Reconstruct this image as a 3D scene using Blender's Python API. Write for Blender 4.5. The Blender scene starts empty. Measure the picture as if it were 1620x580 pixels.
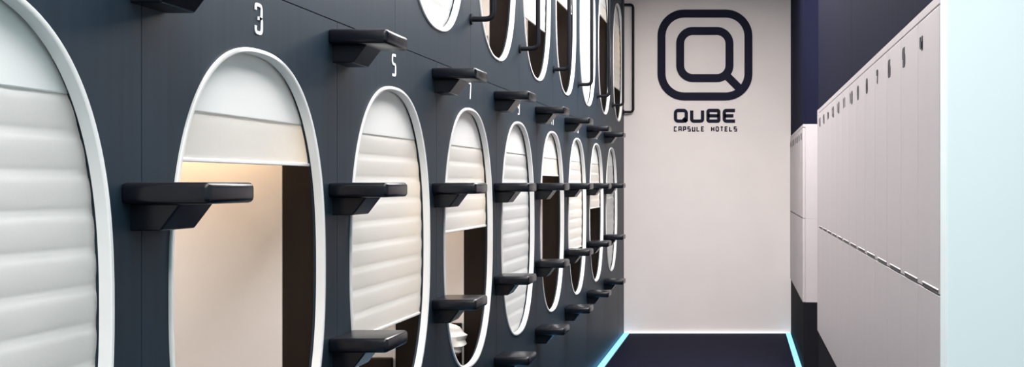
import bpy, bmesh, math, random
from mathutils import Vector, Matrix
random.seed(7)
C = bpy.context.scene.collection
PI = math.pi

# ------------------------------------------------------------------ camera and scale
PXM = 158.0           # photograph pixels per metre at the logo wall
D = 11.0              # distance of the logo wall
EYE = 1.5
XL = -185 / PXM       # face of the capsule wall
XR = 78 / PXM         # face of the lockers
CEIL = 3.5
SEAM = EYE + 74 / PXM # joint between the two capsule storeys
def Y(t): return D * t
def Z(p): return EYE + p / PXM

cam_d = bpy.data.cameras.new('camera'); cam = bpy.data.objects.new('camera', cam_d); C.objects.link(cam)
cam.location = (0, 0, EYE); cam.rotation_euler = (PI / 2, 0, 0)
cam_d.sensor_width = 36; cam_d.lens = PXM * D / 1620 * 36
cam_d.shift_x = -362 / 1620; cam_d.clip_start = 0.02
bpy.context.scene.camera = cam

# ------------------------------------------------------------------ materials
def new_mat(name):
    m = bpy.data.materials.new(name); m.use_nodes = True
    nt = m.node_tree; b = nt.nodes['Principled BSDF']
    return m, nt, b
def link(nt, a, b): nt.links.new(a, b)
def plain(name, col, rough=.5, spec=.5, var=.06, scale=6, metal=0, bump=0):
    m, nt, b = new_mat(name)
    tc = nt.nodes.new('ShaderNodeTexCoord'); no = nt.nodes.new('ShaderNodeTexNoise')
    no.inputs['Scale'].default_value = scale; no.inputs['Detail'].default_value = 4
    link(nt, tc.outputs['Object'], no.inputs['Vector'])
    rp = nt.nodes.new('ShaderNodeValToRGB')
    lo = [c * (1 - var) for c in col]; hi = [min(1, c * (1 + var)) for c in col]
    rp.color_ramp.elements[0].color = (*lo, 1); rp.color_ramp.elements[1].color = (*hi, 1)
    rp.color_ramp.elements[0].position = .3; rp.color_ramp.elements[1].position = .7
    link(nt, no.outputs['Fac'], rp.inputs['Fac']); link(nt, rp.outputs['Color'], b.inputs['Base Color'])
    b.inputs['Roughness'].default_value = rough; b.inputs['Specular IOR Level'].default_value = spec
    b.inputs['Metallic'].default_value = metal
    if bump:
        bp = nt.nodes.new('ShaderNodeBump'); bp.inputs['Strength'].default_value = bump
        bp.inputs['Distance'].default_value = .002
        link(nt, no.outputs['Fac'], bp.inputs['Height']); link(nt, bp.outputs['Normal'], b.inputs['Normal'])
    return m
def grained(name, col, rough, spec=.4, var=.16):
    """painted timber board: faint vertical grain stretched along z"""
    m, nt, b = new_mat(name)
    tc = nt.nodes.new('ShaderNodeTexCoord'); mp = nt.nodes.new('ShaderNodeMapping')
    mp.inputs['Scale'].default_value = (30, 30, .5)
    no = nt.nodes.new('ShaderNodeTexNoise'); no.inputs['Scale'].default_value = 1.0
    no.inputs['Detail'].default_value = 5
    link(nt, tc.outputs['Object'], mp.inputs['Vector']); link(nt, mp.outputs['Vector'], no.inputs['Vector'])
    rp = nt.nodes.new('ShaderNodeValToRGB')
    rp.color_ramp.elements[0].color = (*[c * (1 - var) for c in col], 1)
    rp.color_ramp.elements[1].color = (*[c * (1 + var) for c in col], 1)
    rp.color_ramp.elements[0].position = .3; rp.color_ramp.elements[1].position = .7
    link(nt, no.outputs['Fac'], rp.inputs['Fac']); link(nt, rp.outputs['Color'], b.inputs['Base Color'])
    bp = nt.nodes.new('ShaderNodeBump'); bp.inputs['Strength'].default_value = .15
    bp.inputs['Distance'].default_value = .001
    link(nt, no.outputs['Fac'], bp.inputs['Height']); link(nt, bp.outputs['Normal'], b.inputs['Normal'])
    b.inputs['Roughness'].default_value = rough; b.inputs['Specular IOR Level'].default_value = spec
    return m
def glow(name, col, strength):
    m, nt, b = new_mat(name)
    b.inputs['Base Color'].default_value = (*col, 1)
    b.inputs['Emission Color'].default_value = (*col, 1); b.inputs['Emission Strength'].default_value = strength
    return m
def fabric(name, col):
    m, nt, b = new_mat(name)
    tc = nt.nodes.new('ShaderNodeTexCoord'); no = nt.nodes.new('ShaderNodeTexNoise')
    no.inputs['Scale'].default_value = 180
    link(nt, tc.outputs['Object'], no.inputs['Vector'])
    rp = nt.nodes.new('ShaderNodeValToRGB')
    rp.color_ramp.elements[0].color = (*[c * .96 for c in col], 1); rp.color_ramp.elements[1].color = (*col, 1)
    link(nt, no.outputs['Fac'], rp.inputs['Fac']); link(nt, rp.outputs['Color'], b.inputs['Base Color'])
    b.inputs['Roughness'].default_value = .8; b.inputs['Specular IOR Level'].default_value = .2
    tr = nt.nodes.new('ShaderNodeBsdfTranslucent'); link(nt, rp.outputs['Color'], tr.inputs['Color'])
    mx = nt.nodes.new('ShaderNodeMixShader'); mx.inputs['Fac'].default_value = .25
    link(nt, b.outputs['BSDF'], mx.inputs[1]); link(nt, tr.outputs['BSDF'], mx.inputs[2])
    link(nt, mx.outputs['Shader'], nt.nodes['Material Output'].inputs['Surface'])
    return m

M = {
 'navy':   grained('slate blue painted board', (.0105, .0225, .0355), .5, .22),
 'rwall':  grained('navy wall board', (.008, .009, .021), .8, .02),
 'step':   plain('black step laminate', (.004, .005, .0085), .27, .34, .1, 20),
 'white':  plain('white lacquer', (.80, .80, .79), .35, .5, .02),
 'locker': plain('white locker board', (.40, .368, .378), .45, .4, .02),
 'wall':   plain('white plaster', (.82, .755, .725), .75, .3, .02, 3, 0, .1),
 'ceil':   plain('ceiling plaster', (.80, .80, .82), .8, .3, .02, 3),
 'pillar': plain('pale painted pillar', (.73, .83, .84), .5, .4, .01, 2),
 'floor':  plain('dark vinyl floor', (.006, .0068, .018), .6, .02, .12, 9),
 'plinth': plain('black plinth', (.010, .010, .013), .8, .05, .1, 10),
 'lining': plain('capsule lining', (.76, .70, .66), .6, .3, .02),
 'brown':  grained('dark brown liner', (.013, .0075, .0045), .55, .2, .3),
 'bed':    plain('dark bedding', (.035, .022, .018), .9, .1, .3, 14),
 'linen':  plain('white linen', (.82, .80, .76), .9, .1, .05, 14),
 'black':  plain('black powder coat', (.008, .009, .013), .5, .15, .1, 30),
 'ink':    plain('navy sign film', (.009, .010, .026), .6, .1, .05, 30),
 'lip_shade':   plain('painted lip shade', (.09, .085, .09), .7, .2, .05, 30),
 'tag':    plain('dark number film', (.02, .02, .026), .6, .3, .05, 30),
 'digit':  plain('white number film', (.85, .86, .88), .6, .3, .02, 30),
 'blind':  fabric('white pleated fabric', (.885, .905, .90)),
 'led':    glow('cyan light strip', (.16, .56, .90), 1.7),
 'ledw':   glow('white light strip', (.80, .90, 1.0), 1.0),
 'alu':    plain('strip channel', (.30, .32, .34), .4, .5, .05, 30, .8),
 'lamp':   glow('warm capsule lamp', (1.0, .62, .30), 6.0),
}

# ------------------------------------------------------------------ helpers
def obj(name, bm, m, parent=None, smooth=False):
    bmesh.ops.recalc_face_normals(bm, faces=bm.faces)
    if parent:                                   # parts are modelled in place, then stored relative to their thing
        v = -root_of(parent).location
        bmesh.ops.translate(bm, vec=v, verts=bm.verts)
    me = bpy.data.meshes.new(name); bm.to_mesh(me); bm.free()
    me.materials.append(M[m] if isinstance(m, str) else m)
    if smooth:
        for p in me.polygons: p.use_smooth = True
        try: me.set_sharp_from_angle(angle=math.radians(38))
        except Exception: pass
    o = bpy.data.objects.new(name, me); C.objects.link(o)
    if parent:
        o.parent = parent
    return o
def root_of(p):
    while p.parent: p = p.parent
    return p
def thing(name, label, cat, loc, group=None):
    o = bpy.data.objects.new(name, None); C.objects.link(o); o.location = loc
    o.empty_display_size = .1
    return tag(o, label, cat, group)
def tag(o, label, cat, group=None):
    o['label'] = label; o['category'] = cat
    if group: o['group'] = group
    return o
def struct(name, bm, m):
    o = obj(name, bm, m); o['kind'] = 'structure'; return o
def add_box(bm, x0, x1, y0, y1, z0, z1, bev=0, seg=2):
    r = bmesh.ops.create_cube(bm, size=1.0)
    vs = r['verts']
    for v in vs:
        v.co = Vector(((x0 + x1) / 2 + v.co.x * (x1 - x0), (y0 + y1) / 2 + v.co.y * (y1 - y0), (z0 + z1) / 2 + v.co.z * (z1 - z0)))
    if bev:
        es = list({e for v in vs for e in v.link_edges})
        bmesh.ops.bevel(bm, geom=es, offset=bev, segments=seg, profile=.5, affect='EDGES')
    return bm
def box(*a, **k): return add_box(bmesh.new(), *a, **k)
def prism_y(bm, prof, y0, y1):
    """closed xz outline pushed along y"""
    a = [bm.verts.new((x, y0, z)) for x, z in prof]; b = [bm.verts.new((x, y1, z)) for x, z in prof]
    n = len(prof)
    bm.faces.new(a); bm.faces.new(b[::-1])
    for i in range(n): bm.faces.new((a[i], a[(i + 1) % n], b[(i + 1) % n], b[i]))
    return bm
def superell(a, b, th, n=2.4):
    c, s = math.cos(th), math.sin(th)
    return (a * math.copysign(abs(c) ** (2 / n), c), b * math.copysign(abs(s) ** (2 / n), s))

# ---- stroke lettering: polylines on a 1 x 1 cell, mitred ribbons with a real thickness
def rr(x0, y0, x1, y1, r, n=5):
    pts = []
    for cx, cy, a0 in ((x1 - r, y1 - r, 0), (x0 + r, y1 - r, 90), (x0 + r, y0 + r, 180), (x1 - r, y0 + r, 270)):
        for i in range(n + 1):
            a = math.radians(a0 + 90 * i / n); pts.append((cx + r * math.cos(a), cy + r * math.sin(a)))
    return pts
def rounded(pts, r=.14, n=4):
    """round the inner corners of an open polyline"""
    out = [pts[0]]
    for i in range(1, len(pts) - 1):
        p, q, s = Vector(pts[i - 1]), Vector(pts[i]), Vector(pts[i + 1])
        rr_ = min(r, (q - p).length * .49, (s - q).length * .49)
        a = q + (p - q).normalized() * rr_; b = q + (s - q).normalized() * rr_
        for k in range(n + 1):
            t = k / n; out.append(tuple((1 - t) ** 2 * a + 2 * t * (1 - t) * q + t * t * b))
    return out + [pts[-1]]
def S(*pts): return (list(pts), False)
GL = {
 '0': [(rr(0, 0, 1, 1, .25), True)],
 '1': [S((.15, .82), (.55, 1), (.55, 0))],
 '2': [S((0, 1), (1, 1), (1, .5), (0, .5), (0, 0), (1, 0))],
 '3': [S((0, .8), (0, 1), (.95, 1), (.95, .52), (.35, .52)), S((.55, .52), (1, .52), (1, 0), (0, 0), (0, .24))],
 '4': [S((0, 1), (0, .4), (1, .4)), S((.8, 1), (.8, 0))],
 '5': [S((1, 1), (0, 1), (0, .55), (1, .55), (1, 0), (0, 0))],
 '6': [S((1, 1), (0, 1), (0, 0), (1, 0), (1, .52), (0, .52))],
 '7': [S((0, 1), (1, 1), (.6, 0))],
 '8': [(rr(0, 0, 1, 1, .2), True), S((0, .5), (1, .5))],
 '9': [S((0, 0), (1, 0), (1, 1), (0, 1), (0, .48), (1, .48))],
 'Q': [(rr(0, 0, 1, 1, .25), True), S((.72, .28), (1.06, -.06))],
 'U': [S((0, 1), (0, 0), (1, 0), (1, 1))],
 'B': [(rr(0, 0, 1, 1, .12), True), S((0, .5), (1, .5))],
 'E': [S((1, 1), (0, 1), (0, 0), (1, 0)), S((0, .5), (.85, .5))],
 'C': [S((1, 1), (0, 1), (0, 0), (1, 0))],
 'A': [S((0, 0), (0, 1), (1, 1), (1, 0)), S((0, .42), (1, .42))],
 'P': [S((0, 0), (0, 1), (1, 1), (1, .42), (0, .42))],
 'S': [S((1, 1), (0, 1), (0, .5), (1, .5), (1, 0), (0, 0))],
 'L': [S((0, 1), (0, 0), (1, 0))],
 'H': [S((0, 0), (0, 1)), S((1, 0), (1, 1)), S((0, .5), (1, .5))],
 'O': [(rr(0, 0, 1, 1, .25), True)],
 'T': [S((0, 1), (1, 1)), S((.5, 1), (.5, 0))],
}
def ribbon(bm, pts, closed, w, tr, thick):
    """tr(u, v, d) -> world point; ribbon of width w, extruded thick"""
    n = len(pts); L = []
    for i in range(n):
        p = Vector(pts[i])
        a = Vector(pts[i - 1]) if (i > 0 or closed) else None
        b = Vector(pts[(i + 1) % n]) if (i < n - 1 or closed) else None
        d1 = (p - a).normalized() if a is not None else (b - p).normalized()
        d2 = (b - p).normalized() if b is not None else d1
        n1 = Vector((-d1.y, d1.x)); n2 = Vector((-d2.y, d2.x))
        mv = n1 + n2
        mv = n1 if mv.length < 1e-6 else mv.normalized()
        k = min(2.0, 1 / max(.3, mv.dot(n1)))
        q1 = p + mv * w / 2 * k; q2 = p - mv * w / 2 * k
        L.append([bm.verts.new(tr(q.x, q.y, d)) for q, d in ((q1, 0), (q1, thick), (q2, thick), (q2, 0))])
    m = n if closed else n - 1
    for i in range(m):
        a, b = L[i], L[(i + 1) % n]
        for k in range(4): bm.faces.new((a[k], a[(k + 1) % 4], b[(k + 1) % 4], b[k]))
    if not closed: bm.faces.new(L[0]); bm.faces.new(L[-1][::-1])
def text_bm(s, w, h, gap, stroke, tr, thick=.0015, soft=.12, space=None):
    """centre-line text in metres, lower-left of the first glyph at (0, 0)"""
    bm = bmesh.new(); u = 0
    for ch in s:
        if ch == ' ': u += (space or w); continue
        for pts, cl in GL[ch]:
            P = [(u + stroke / 2 + x * (w - stroke), stroke / 2 + y * (h - stroke)) for x, y in pts]
            if not cl and len(P) > 2 and soft: P = rounded(P, soft * h)
            ribbon(bm, P, cl, stroke, tr, thick)
        u += w + gap
    return bm
def digits(root, s, w, h, gap, stroke, tr, thick, soft, m, name='digit', space=None):
    u = 0
    for ch in s:
        if ch == ' ': u += (space or w); continue
        obj(name, text_bm(ch, w, h, gap, stroke, lambda a, v, d, u=u: tr(u + a, v, d), thick, soft), m, root)
        u += w + gap
def text_width(s, w, gap, space):
    return sum(space if c == ' ' else w + gap for c in s) - gap

# ------------------------------------------------------------------ the room
Y0 = -3.0
struct('floor', box(-3.4, 3.0, Y0, D + .1, -.1, 0), 'floor')
struct('ceiling', box(-3.4, 3.0, Y0, D + .1, CEIL, CEIL + .1), 'ceil')
struct('wall_back', box(-3.4, 3.0, D, D + .12, 0, CEIL), 'wall')
struct('wall_left', box(-3.35, -3.27, Y0, D, 0, CEIL), 'lining')

# dark wall above the lockers, broken by the side passage
TA, TB = 78 / 121, 78 / 98           # the passage opens between these depths
LZ0, LZ1 = Z(-149.5), Z(74.8)        # underside and top of the lockers
bm = bmesh.new()
for y0, y1 in ((2.73, 4.96), (4.964, Y(TA))):
    add_box(bm, XR + .006, XR + .5, y0, y1, LZ1 + .002, CEIL, .002, 1)
struct('wall_right', bm, 'rwall')
struct('wall_right_rear', box(XR + .006, XR + .5, Y(TB), D, LZ1 + .002, CEIL, bev=.002, seg=1), 'rwall')
struct('baseboard_right', box(XR + .008, XR + .5, 2.73, Y(TA), 0, LZ0 - .002, bev=.002, seg=1), 'plinth')
struct('baseboard_right_rear', box(XR + .008, XR + .5, Y(TB), D, 0, LZ0 - .002, bev=.002, seg=1), 'plinth')
struct('wall_passage', box(2.9, 3.0, 2.73, D, 0, CEIL), 'wall')
struct('wall_lockers_rear', box(XR + .53, XR + .6, 2.73, Y(TA), 0, CEIL), 'wall')
struct('wall_passage_rear', box(XR + .53, 2.9, Y(TB), Y(TB) + .1, 0, CEIL), 'wall')
# pale pillar that ends the locker bank towards the camera
struct('wall_front', box(XR, 3.0, 2.640, 2.722, 0, CEIL, bev=.004, seg=2), 'pillar')

# ------------------------------------------------------------------ capsules
PIT = .0945
HA, HB = .420, .560                  # half width and half height of an oval with its white ring
def panel_bm(yc, zc, y0, y1, z0, z1, a, b, n=112):
    """board with an oval hole cut through it"""
    bm = bmesh.new(); x1, x0 = XL, XL - .028
    ths = [2 * PI * i / n for i in range(n)]
    for cy, cz in ((y0, z0), (y1, z0), (y1, z1), (y0, z1)): ths.append(math.atan2(cz - zc, cy - yc) % (2 * PI))
    ths = sorted(ths); ring = []
    k = 2.4
    for th in ths:
        c, s = math.cos(th), math.sin(th)
        r = (abs(c / a) ** k + abs(s / b) ** k) ** (-1 / k)
        R = min([((y1 if c > 0 else y0) - yc) / c if abs(c) > 1e-9 else 1e9, ((z1 if s > 0 else z0) - zc) / s if abs(s) > 1e-9 else 1e9])
        pi, po = (yc + r * c, zc + r * s), (yc + R * c, zc + R * s)
        ring.append([bm.verts.new((x, *p)) for p, x in ((pi, x1), (po, x1), (po, x0), (pi, x0))])
    m = len(ring)
    for i in range(m):
        p, q = ring[i], ring[(i + 1) % m]
        for j in range(4): bm.faces.new((p[j], p[(j + 1) % 4], q[(j + 1) % 4], q[j]))
    return bm
def ring_bm(yc, zc, n=128):
    prof = [(-.001, -.018), (-.001, .004), (-.003, .006), (-.010, .006), (-.0125, .004), (-.0135, -.017)]
    bm = bmesh.new(); R = []
    for i in range(n):
        th = 2 * PI * i / n
        row = []
        for o, x in prof:
            y, z = superell(HA + o, HB + o, th); row.append(bm.verts.new((XL + x, yc + y, zc + z)))
        R.append(row)
    for i in range(n):
        a, b = R[i], R[(i + 1) % n]
        for j in range(len(prof)): bm.faces.new((a[j], a[(j + 1) % len(prof)], b[(j + 1) % len(prof)], b[j]))
    return bm
def blind_bm(y0, y1, ztop, zbot, pitch=.0685):
    """soft folds, each bulging towards the corridor, as a thin closed sheet"""
    prof = []
    nb = 1 if ztop - zbot < .15 else max(1, round((ztop - zbot) / pitch)); p = (ztop - zbot) / nb
    for i in range(nb):
        for k in range(8):
            s = k / 8
            prof.append((XL - .031 + .0045 * (.45 if nb < 2 else 1) * math.sin(PI * s ** .7) ** .6 if s > 0 else XL - .031, ztop - (i + s) * p))
    prof.append((XL - .031, zbot))
    bm = bmesh.new(); A = []
    ny = 10
    for j in range(ny + 1):
        y = y0 + (y1 - y0) * j / ny
        A.append([bm.verts.new((x, y, z)) for x, z in prof])
    for j in range(ny):
        for i in range(len(prof) - 1): bm.faces.new((A[j][i], A[j + 1][i], A[j + 1][i + 1], A[j][i + 1]))
    bmesh.ops.solidify(bm, geom=bm.faces[:], thickness=.002)
    return bm
def lining_bm(y0, y1, z0, z1, x0):
    """open-fronted cabin: floor, roof, two partitions and back, 12 mm thick"""
    bm = bmesh.new(); xf = XL - .153; w = .012
    add_box(bm, x0, xf, y0, y0 + w, z0, z1); add_box(bm, x0, xf, y1 - w, y1, z0, z1)
    add_box(bm, x0, x0 + w, y0 + w, y1 - w, z0, z1)
    add_box(bm, x0 + w, xf, y0 + w, y1 - w, z1 - w, z1); add_box(bm, x0 + w, xf, y0 + w, y1 - w, z0, z0 + w)
    return bm
def front_trim_bm(y0, y1, z0, z1, low, x0):
    """dark brown surround just inside the opening, running on as a low skirting along the far partition"""
    bm = bmesh.new(); w = .012; xa, xb = XL - .152, XL - .042
    add_box(bm, xa, xb, y0, y0 + w, z0, z1); add_box(bm, xa, xb, y1 - w, y1, z0, z1)
    add_box(bm, xa, xb, y0 + w, y1 - w, z1 - w, z1); add_box(bm, xa, xb, y0 + w, y1 - w, z0, z0 + w)
    return bm

def capsule(idx, tc, lower, drop, label, number, lit, group):
    yc = Y(tc); y0, y1 = Y(tc - PIT / 2) + .0012, Y(tc + PIT / 2) - .0012
    off = 0 if lower else 218.7
    zc = Z(-37 + off)
    z0, z1 = (0.0, SEAM - .0015) if lower else (SEAM + .0015, CEIL)
    root = thing('sleeping_capsule', label, 'sleeping capsule', (XL, yc, z0), group)
    obj('front_panel', panel_bm(yc, zc, y0, y1, z0, z1, HA - .004, HB - .004), 'navy', root)
    obj('oval_frame', ring_bm(yc, zc), 'white', root, True)
    fz = zc - HB - .085; cz = zc + HB + .11
    x0 = XL - 2.05
    ya, yb = y0 + .002, y1 - .002
    obj('cabin', lining_bm(ya, yb, fz, cz, x0), 'lining', root)
    low = Z((-105 if lower else -96) + off)
    obj('surround', front_trim_bm(ya, yb, fz, cz, low, x0), 'brown', root)
    obj('headboard', box(x0 + .02, XL - .16, yb - .034, yb - .013, fz + .013, low, bev=.004), 'brown', root)
    obj('mattress', box(x0 + .02, XL - .16, ya + .02, yb - .040, fz + .014, fz + .075, bev=.02, seg=3), 'bed', root)
    # pleated blind with its head panel and bottom rail
    zt = Z(25 + off); by0, by1 = yc - .455, yc + .455
    zb = max(Z(drop + off), zc - HB - .03)
    hb = obj('blind', blind_bm(by0, by1, zt, zb), 'blind', root, True)
    obj('head_panel', box(XL - .038, XL - .026, by0, by1, zt, zc + HB + .04, bev=.003), 'blind', hb)
    obj('bottom_rail', box(XL - .034, XL - .024, by0, by1, zb - .006, zb + .003, bev=.002), 'white', hb)
    # added unseen fill that backlights the blind; reading lamp in lit capsules
    cl = bpy.data.lights.new('cabin_fill', 'AREA'); cl.shape = 'RECTANGLE'; cl.size = .5; cl.size_y = .6
    cl.energy = CAB; cl.color = (.95, .985, 1.0)
    co = bpy.data.objects.new('cabin_fill', cl); C.objects.link(co)
    co.location = (XL - 1.0, yc, cz - .03); co.rotation_euler = (0, math.radians(-35) * -1, 0)
    if lit:
        lx = XL - .62; lz = min(cz - .18, max(zb + .30, zt))
        obj('reading_lamp', box(lx - .10, lx + .10, yb - .055, yb - .012, lz, lz + .03, bev=.006), 'lamp', root)
        ld = bpy.data.lights.new('reading_light', 'AREA'); ld.shape = 'RECTANGLE'; ld.size = .9; ld.size_y = .05
        ld.energy = lit; ld.color = (1.0, .70, .40)
        lo = bpy.data.objects.new('reading_light', ld); C.objects.link(lo)
        lo.location = (lx, yb - .10, lz - .01); lo.rotation_euler = (math.radians(18), 0, 0)
    if number:
        h = Z(69) - Z(57); w = .042
        n = text_width(number, w, .014, w)
        y_l = yc - n / 2; zb_ = Z(57)
        tr = lambda u, v, d: (XL + d, y_l + u, zb_ + v)
        digits(root, number, w, h, .014, .0085, tr, .002, .16, 'digit')
    return root

low_rows = [
 (-165, '1', 'lower sleeping capsule with closed white blind, cut by the left picture edge'),
 (8.4, '3', 'lower sleeping capsule under the white 3, blind raised above a warm lit wall'),
 (-76, '5', 'lower sleeping capsule under the white 5, blind lowered almost to the sill'),
 (-31, '7', 'lower sleeping capsule under the white 7, blind half down, crumpled white pillow inside'),
 (-165, '9', 'fifth lower sleeping capsule from the left, oval wholly closed by white blind'),
 (8.3, '11', 'sixth lower sleeping capsule from the left, blind raised above dark brown inside'),
 (-74, '13', 'seventh lower sleeping capsule from the left, blind three-quarters down, dark at the foot'),
 (-31, '15', 'eighth lower sleeping capsule from the left, blind half down over a dark inside'),
 (-165, '17', 'last lower sleeping capsule, fully closed blind, nearest the logo wall'),
]
LIT = 4
CAB = 30
GC = 'oval-fronted sleeping capsules'
for i, (drop, num, lab) in enumerate(low_rows):
    capsule(i, .1479 + PIT * i, True, drop, lab, num, LIT if drop > -100 else 0, GC)
up_rows = [
 (-165, 'upper sleeping capsule at the top left corner, only its dark board showing'),
 (-165, 'upper sleeping capsule above the white 3 and 5, only its dark board showing'),
 (-165, 'first upper capsule whose oval dips into view, closed by a white blind'),
 (-31, 'second upper oval from the left, dark brown inside with a pale strip at left'),
 (-72, 'third upper oval from the left, white blind end above a dark brown inside'),
 (-29, 'fourth upper oval from the left, narrow and dark brown below a high blind'),
 (-165, 'fifth upper oval from the left, closed by a white blind behind its grab bar'),
 (9, 'sixth upper oval from the left, very narrow, dark below a raised blind'),
 (-73, 'last upper oval beside the logo wall, white blind with a dark foot'),
]
for i, (drop, lab) in enumerate(up_rows):
    capsule(i, .3855 + PIT * (i - 2), False, drop, lab, None, LIT if drop > -100 else 0, GC)
# blank boards that fill the row ends
struct('trim_1', box(XL - .028, XL, Y(.1479 + PIT * 8 + PIT / 2) + .002, D, 0, SEAM - .002, bev=.001, seg=1), 'navy')
struct('trim_2', box(XL - .028, XL, Y(.0996), Y(.3855 - PIT * 2.5) - .002, SEAM + .002, CEIL, bev=.001, seg=1), 'navy')
struct('wall_left_near', box(-3.27, XL - .001, Y(.0996) - .03, Y(.0996) - .002, 0, CEIL), 'navy')

# crumpled pillow in the capsule under the 7
bm = bmesh.new(); bmesh.ops.create_uvsphere(bm, u_segments=28, v_segments=18, radius=1)
for v in bm.verts:
    c = v.co; e = lambda q, p: math.copysign(abs(q) ** p, q)
    x, y, z = e(c.x, .6), e(c.y, .7), e(c.z, .75)
    f = .10 * math.sin(7 * x + 3 * z) * math.cos(5 * y + 2 * z) + .06 * math.sin(13 * z + 5 * x)
    v.co = Vector((x * .20 * (1 + f * .5), y * .085 * (1 + 1.0 * f), z * .080 * (1 + .8 * f)))
pil = obj('pillow', bm, 'linen', None, True)
pil.location = (XL - .102 - .205, Y(.462) + .01, .6208 + .075 + .080)
tag(pil, 'crumpled white pillow lying in the capsule under the white 7', 'pillow')

# ------------------------------------------------------------------ wall steps
def wall_step(yc, ztop, label):
    root = thing('wall_step', label, 'step', (XL, yc, ztop), 'dark wall steps between the ovals')
    bm = box(XL - .004, XL + .168, yc - .098, yc + .098, ztop - .042, ztop, bev=.011, seg=3)
    obj('tread', bm, 'step', root, True)
    bm = bmesh.new()
    prism_y(bm, [(XL - .004, ztop - .041), (XL + .098, ztop - .041), (XL + .058, ztop - .0935), (XL - .004, ztop - .0935)], yc - .066, yc + .066)
    bmesh.ops.bevel(bm, geom=bm.edges[:], offset=.003, segments=2, profile=.5, affect='EDGES')
    obj('bracket', bm, 'step', root)
rows = [(69.5, 'top row'), (.4, 'eye-level row'), (-69.5, 'third row down'), (-130, 'lowest row')]
cols = ['first', 'second', 'third', 'fourth', 'fifth', 'sixth', 'seventh', 'last']
for k, cn in enumerate(cols):
    for r, (p, rn) in enumerate(rows):
        if (k == 0 and r > 1) or (k < 3 and r > 2): continue
        lab = f'dark bracketed wall step in the {rn}, {cn} step column from the left'
        wall_step(Y(.1975 + .0949 * k), Z(p), lab)

# ------------------------------------------------------------------ grab bars beside the upper ovals
def tube(bm, pts, r, seg=12):
    R = []
    for i, p in enumerate(pts):
        p = Vector(p); a = Vector(pts[max(0, i - 1)]); b = Vector(pts[min(len(pts) - 1, i + 1)])
        d = (b - a).normalized(); n1 = Vector((0, 1, 0)); n2 = d.cross(n1).normalized()
        R.append([bm.verts.new(p + (n1 * math.cos(2 * PI * k / seg) + n2 * math.sin(2 * PI * k / seg)) * r) for k in range(seg)])
    for i in range(len(R) - 1):
        for k in range(seg): bm.faces.new((R[i][k], R[i][(k + 1) % seg], R[i + 1][(k + 1) % seg], R[i + 1][k]))
    bm.faces.new(R[0]); bm.faces.new(R[-1][::-1])
    return bm
def grab_bar(yc, label):
    root = thing('grab_bar', label, 'grab bar', (XL, yc, Z(113)), 'black grab bars beside the upper ovals')
    z0, z1 = Z(112.5), Z(281.5); xo = XL + .098
    path = rounded([(XL - .003, z0), (xo, z0), (xo, z1), (XL - .003, z1)], .036, 6)
    obj('bar', tube(bmesh.new(), [(x, yc, z) for x, z in path], .012), 'black', root, True)
    for z in (z0, z1):
        bm = bmesh.new()
        tube(bm, [(XL - .002, yc, z), (XL + .006, yc, z), (XL + .008, yc, z)], .024, 20)
        obj('wall_flange', bm, 'black', root, True)
ords = ['first', 'second', 'third', 'fourth', 'fifth', 'sixth']
for k in range(7):
    t = .433 + .0953 * k if k < 6 else .9955
    lab = (f'black U-shaped grab bar among the upper ovals, {ords[k]} from the left' if k < 6 else
           'black U-shaped grab bar standing out against the white wall left of the logo')
    grab_bar(Y(t), lab)

# ------------------------------------------------------------------ lockers
MID = Z(-44)
def locker(y0, y1, upper, num, label, group):
    z0, z1 = (MID, LZ1) if upper else (LZ0, MID)
    root = thing('locker', label, 'locker', (XR + .25, (y0 + y1) / 2, z0), group)
    g = .0018
    xf = XR + .020
    ztd = z1 - .030 if upper else z1 - g
    bm = box(xf + .001, XR + .5, y0 + .0004, y1 - .0004, z0 + .0004, z1 - .0004)
    obj('body', bm, 'locker', root)
    if upper: obj('top_rail', box(XR + .002, xf + .001, y0 + .0006, y1 - .0006, ztd + .005, z1, bev=.0015, seg=1), 'locker', root)
    dr = obj('door', box(XR, xf, y0 + g, y1 - g, z0 + g, ztd, bev=.0018, seg=2), 'locker', root)
    if upper:
        ya, yb = y0 + .008, y0 + .245                      # folded pull at the foot of the upper door
        bm = bmesh.new()
        prism_y(bm, [(XR + .001, z0 + .0155), (XR - .0025, z0 + .0135), (XR - .0025, z0 + .0115), (XR + .001, z0 + .0115)], ya, yb)
        h = obj('handle', bm, 'locker', dr)
        obj('lip_shade_strip', box(XR - .0008, XR + .004, ya, yb, z0 + .002, z0 + .0115), 'lip_shade', dr)  # dark strip painted as the shade under the lip of the pull
    if num:
        w, h_ = .060, .059
        y_l = y1 - .030; zb = Z(55.6)
        tr = lambda u, v, d: (XR - d, y_l - u, zb + v)
        digits(root, num, w, h_,   .012, .020, tr, .0012, .10, 'tag')
nc = 13; ta = .2486; tp = .0296
words = ['first', 'second', 'third', 'fourth', 'fifth', 'sixth', 'seventh', 'eighth', 'ninth', 'tenth', 'eleventh', 'twelfth', 'thirteenth']
for i in range(nc):
    y0, y1 = Y(ta + tp * i), Y(ta + tp * (i + 1))
    num = str(4 + i)
    locker(y0, y1, True, num, f'white upper locker in the long bank, {words[i]} from the pale pillar', 'upper lockers of the long bank')
    locker(y0, y1, False, None, f'white lower locker in the long bank, {words[i]} from the pale pillar', 'lower lockers of the long bank')
struct('trim_3', box(XR, XR + .5, Y(ta + tp * nc) + .001, Y(TA), LZ0, LZ1, bev=.002, seg=1), 'locker')
nf = 7; fp = (D - Y(TB)) / nf
for i in range(nf):
    y0, y1 = Y(TB) + fp * i, Y(TB) + fp * (i + 1)
    locker(y0, y1, True, str(18 + i), f'white upper locker in the short far bank, {words[i]} from the passage', 'upper lockers of the far bank')
    locker(y0, y1, False, None, f'white lower locker in the short far bank, {words[i]} from the passage', 'lower lockers of the far bank')

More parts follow.
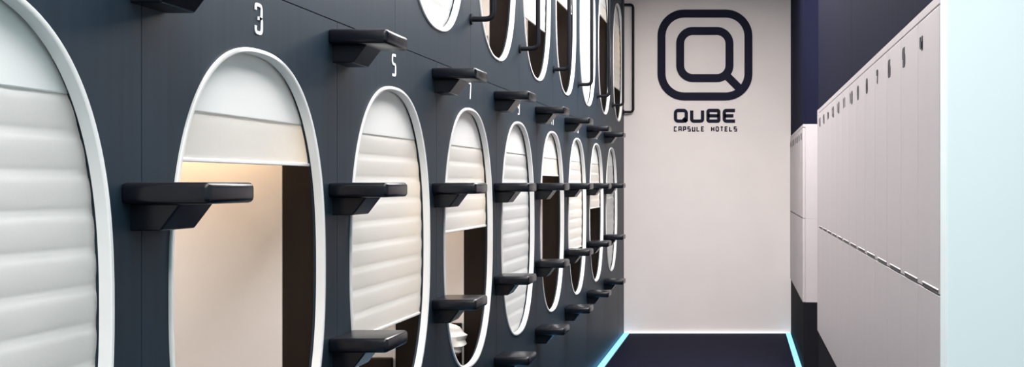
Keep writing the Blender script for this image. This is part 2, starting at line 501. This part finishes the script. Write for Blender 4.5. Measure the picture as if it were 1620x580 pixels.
# ------------------------------------------------------------------ light strips on the floor
def strip(name, label, x0, x1, y0, y1, m):
    root = thing('light_strip', label, 'light strip', ((x0 + x1) / 2, (y0 + y1) / 2, 0), 'floor light strips')
    obj('channel', box(x0, x1, y0, y1, 0, .006), 'alu', root)
    e = .003
    obj('diffuser', box(x0 + e, x1 - e, y0 + e, y1 - e, .005, .014, bev=.002, seg=1), m, root)
strip('l', 'glowing cyan light strip on the floor along the foot of the capsule wall', XL + .002, XL + .060, Y(.11), D - .032, 'led')
strip('r', 'glowing cyan light strip on the floor along the black locker plinth', XR - .046, XR + .004, Y(TB), D - .032, 'led')
strip('b', 'thin pale light strip along the foot of the white logo wall', XL + .002, XR, D - .028, D - .002, 'ledw')

# ------------------------------------------------------------------ logo on the back wall
def bx(px): return (px - 1172) / PXM
def bz(py): return EYE + (290 - py) / PXM
logo = thing('wall_logo', 'large navy rounded-square emblem with lettering below on the white end wall', 'sign', (bx(1115), D, bz(208)))
TR = lambda u, v, d: (u, D - d, v)
bm = bmesh.new(); w = 12.6 / PXM
ribbon(bm, rr(bx(1046.5), bz(152.5), bx(1184), bz(21.5), 36 / PXM, 12), True, w, TR, .008)
obj('outer_ring', bm, 'ink', logo)
bm = bmesh.new()
ribbon(bm, rr(bx(1076), bz(123.5), bx(1154), bz(49), 20 / PXM, 10), True, w, TR, .008)
ribbon(bm, [(bx(1146), bz(116)), (bx(1174), bz(144))], False, w, lambda u, v, d: (u, D - d * .95, v), .008)
obj('inner_ring', bm, 'ink', logo)
ww = 22.3 / PXM; gp = (99.5 / PXM - 4 * ww) / 3
ox, oz = bx(1066), bz(194)
digits(logo, 'QUBE', ww, 22 / PXM, gp, 5.2 / PXM, lambda u, v, d: (ox + u, D - d, oz + v), .006, .16, 'ink', 'letter')
sw, sg = 5.4 / PXM, 1.75 / PXM
sp = 100 / PXM - (13 * sw + 13 * sg) + sg
ox2, oz2 = bx(1066), bz(208)
digits(logo, 'CAPSULE HOTELS', sw, 8.2 / PXM, sg, 1.75 / PXM, lambda u, v, d: (ox2 + u, D - d, oz2 + v), .004, 0, 'ink', 'letter', sp)

# ------------------------------------------------------------------ lights
def area(name, loc, rot, sx, sy, e, col):
    l = bpy.data.lights.new(name, 'AREA'); l.shape = 'RECTANGLE'; l.size = sx; l.size_y = sy; l.energy = e; l.color = col
    o = bpy.data.objects.new(name, l); C.objects.link(o); o.location = loc; o.rotation_euler = rot
    return o
# row of ceiling luminaires along the corridor
for y in (-1.0, 1.2, 3.4, 5.4, 7.0, 8.3):
    area('ceiling_light', (-.30, y, CEIL - .02), (0, 0, 0), 1.2, 1.5, 83, (1.0, .965, .955))
area('passage_fill', (1.15, 7.7, CEIL - .02), (0, 0, 0), 1.0, 1.2, 85, (1.0, .965, .955))  # unseen light added to brighten the end panel of the far bank
# daylight from the open front of the room
w = bpy.data.worlds.new('world'); bpy.context.scene.world = w; w.use_nodes = True
bg = w.node_tree.nodes['Background']; bg.inputs['Color'].default_value = (.70, .945, .985, 1); bg.inputs['Strength'].default_value = .85

sc = bpy.context.scene
sc.view_settings.view_transform = 'Standard'; sc.view_settings.look = 'None'
sc.view_settings.gamma = 1; sc.view_settings.use_curve_mapping = False
sc.view_settings.exposure = 0.0
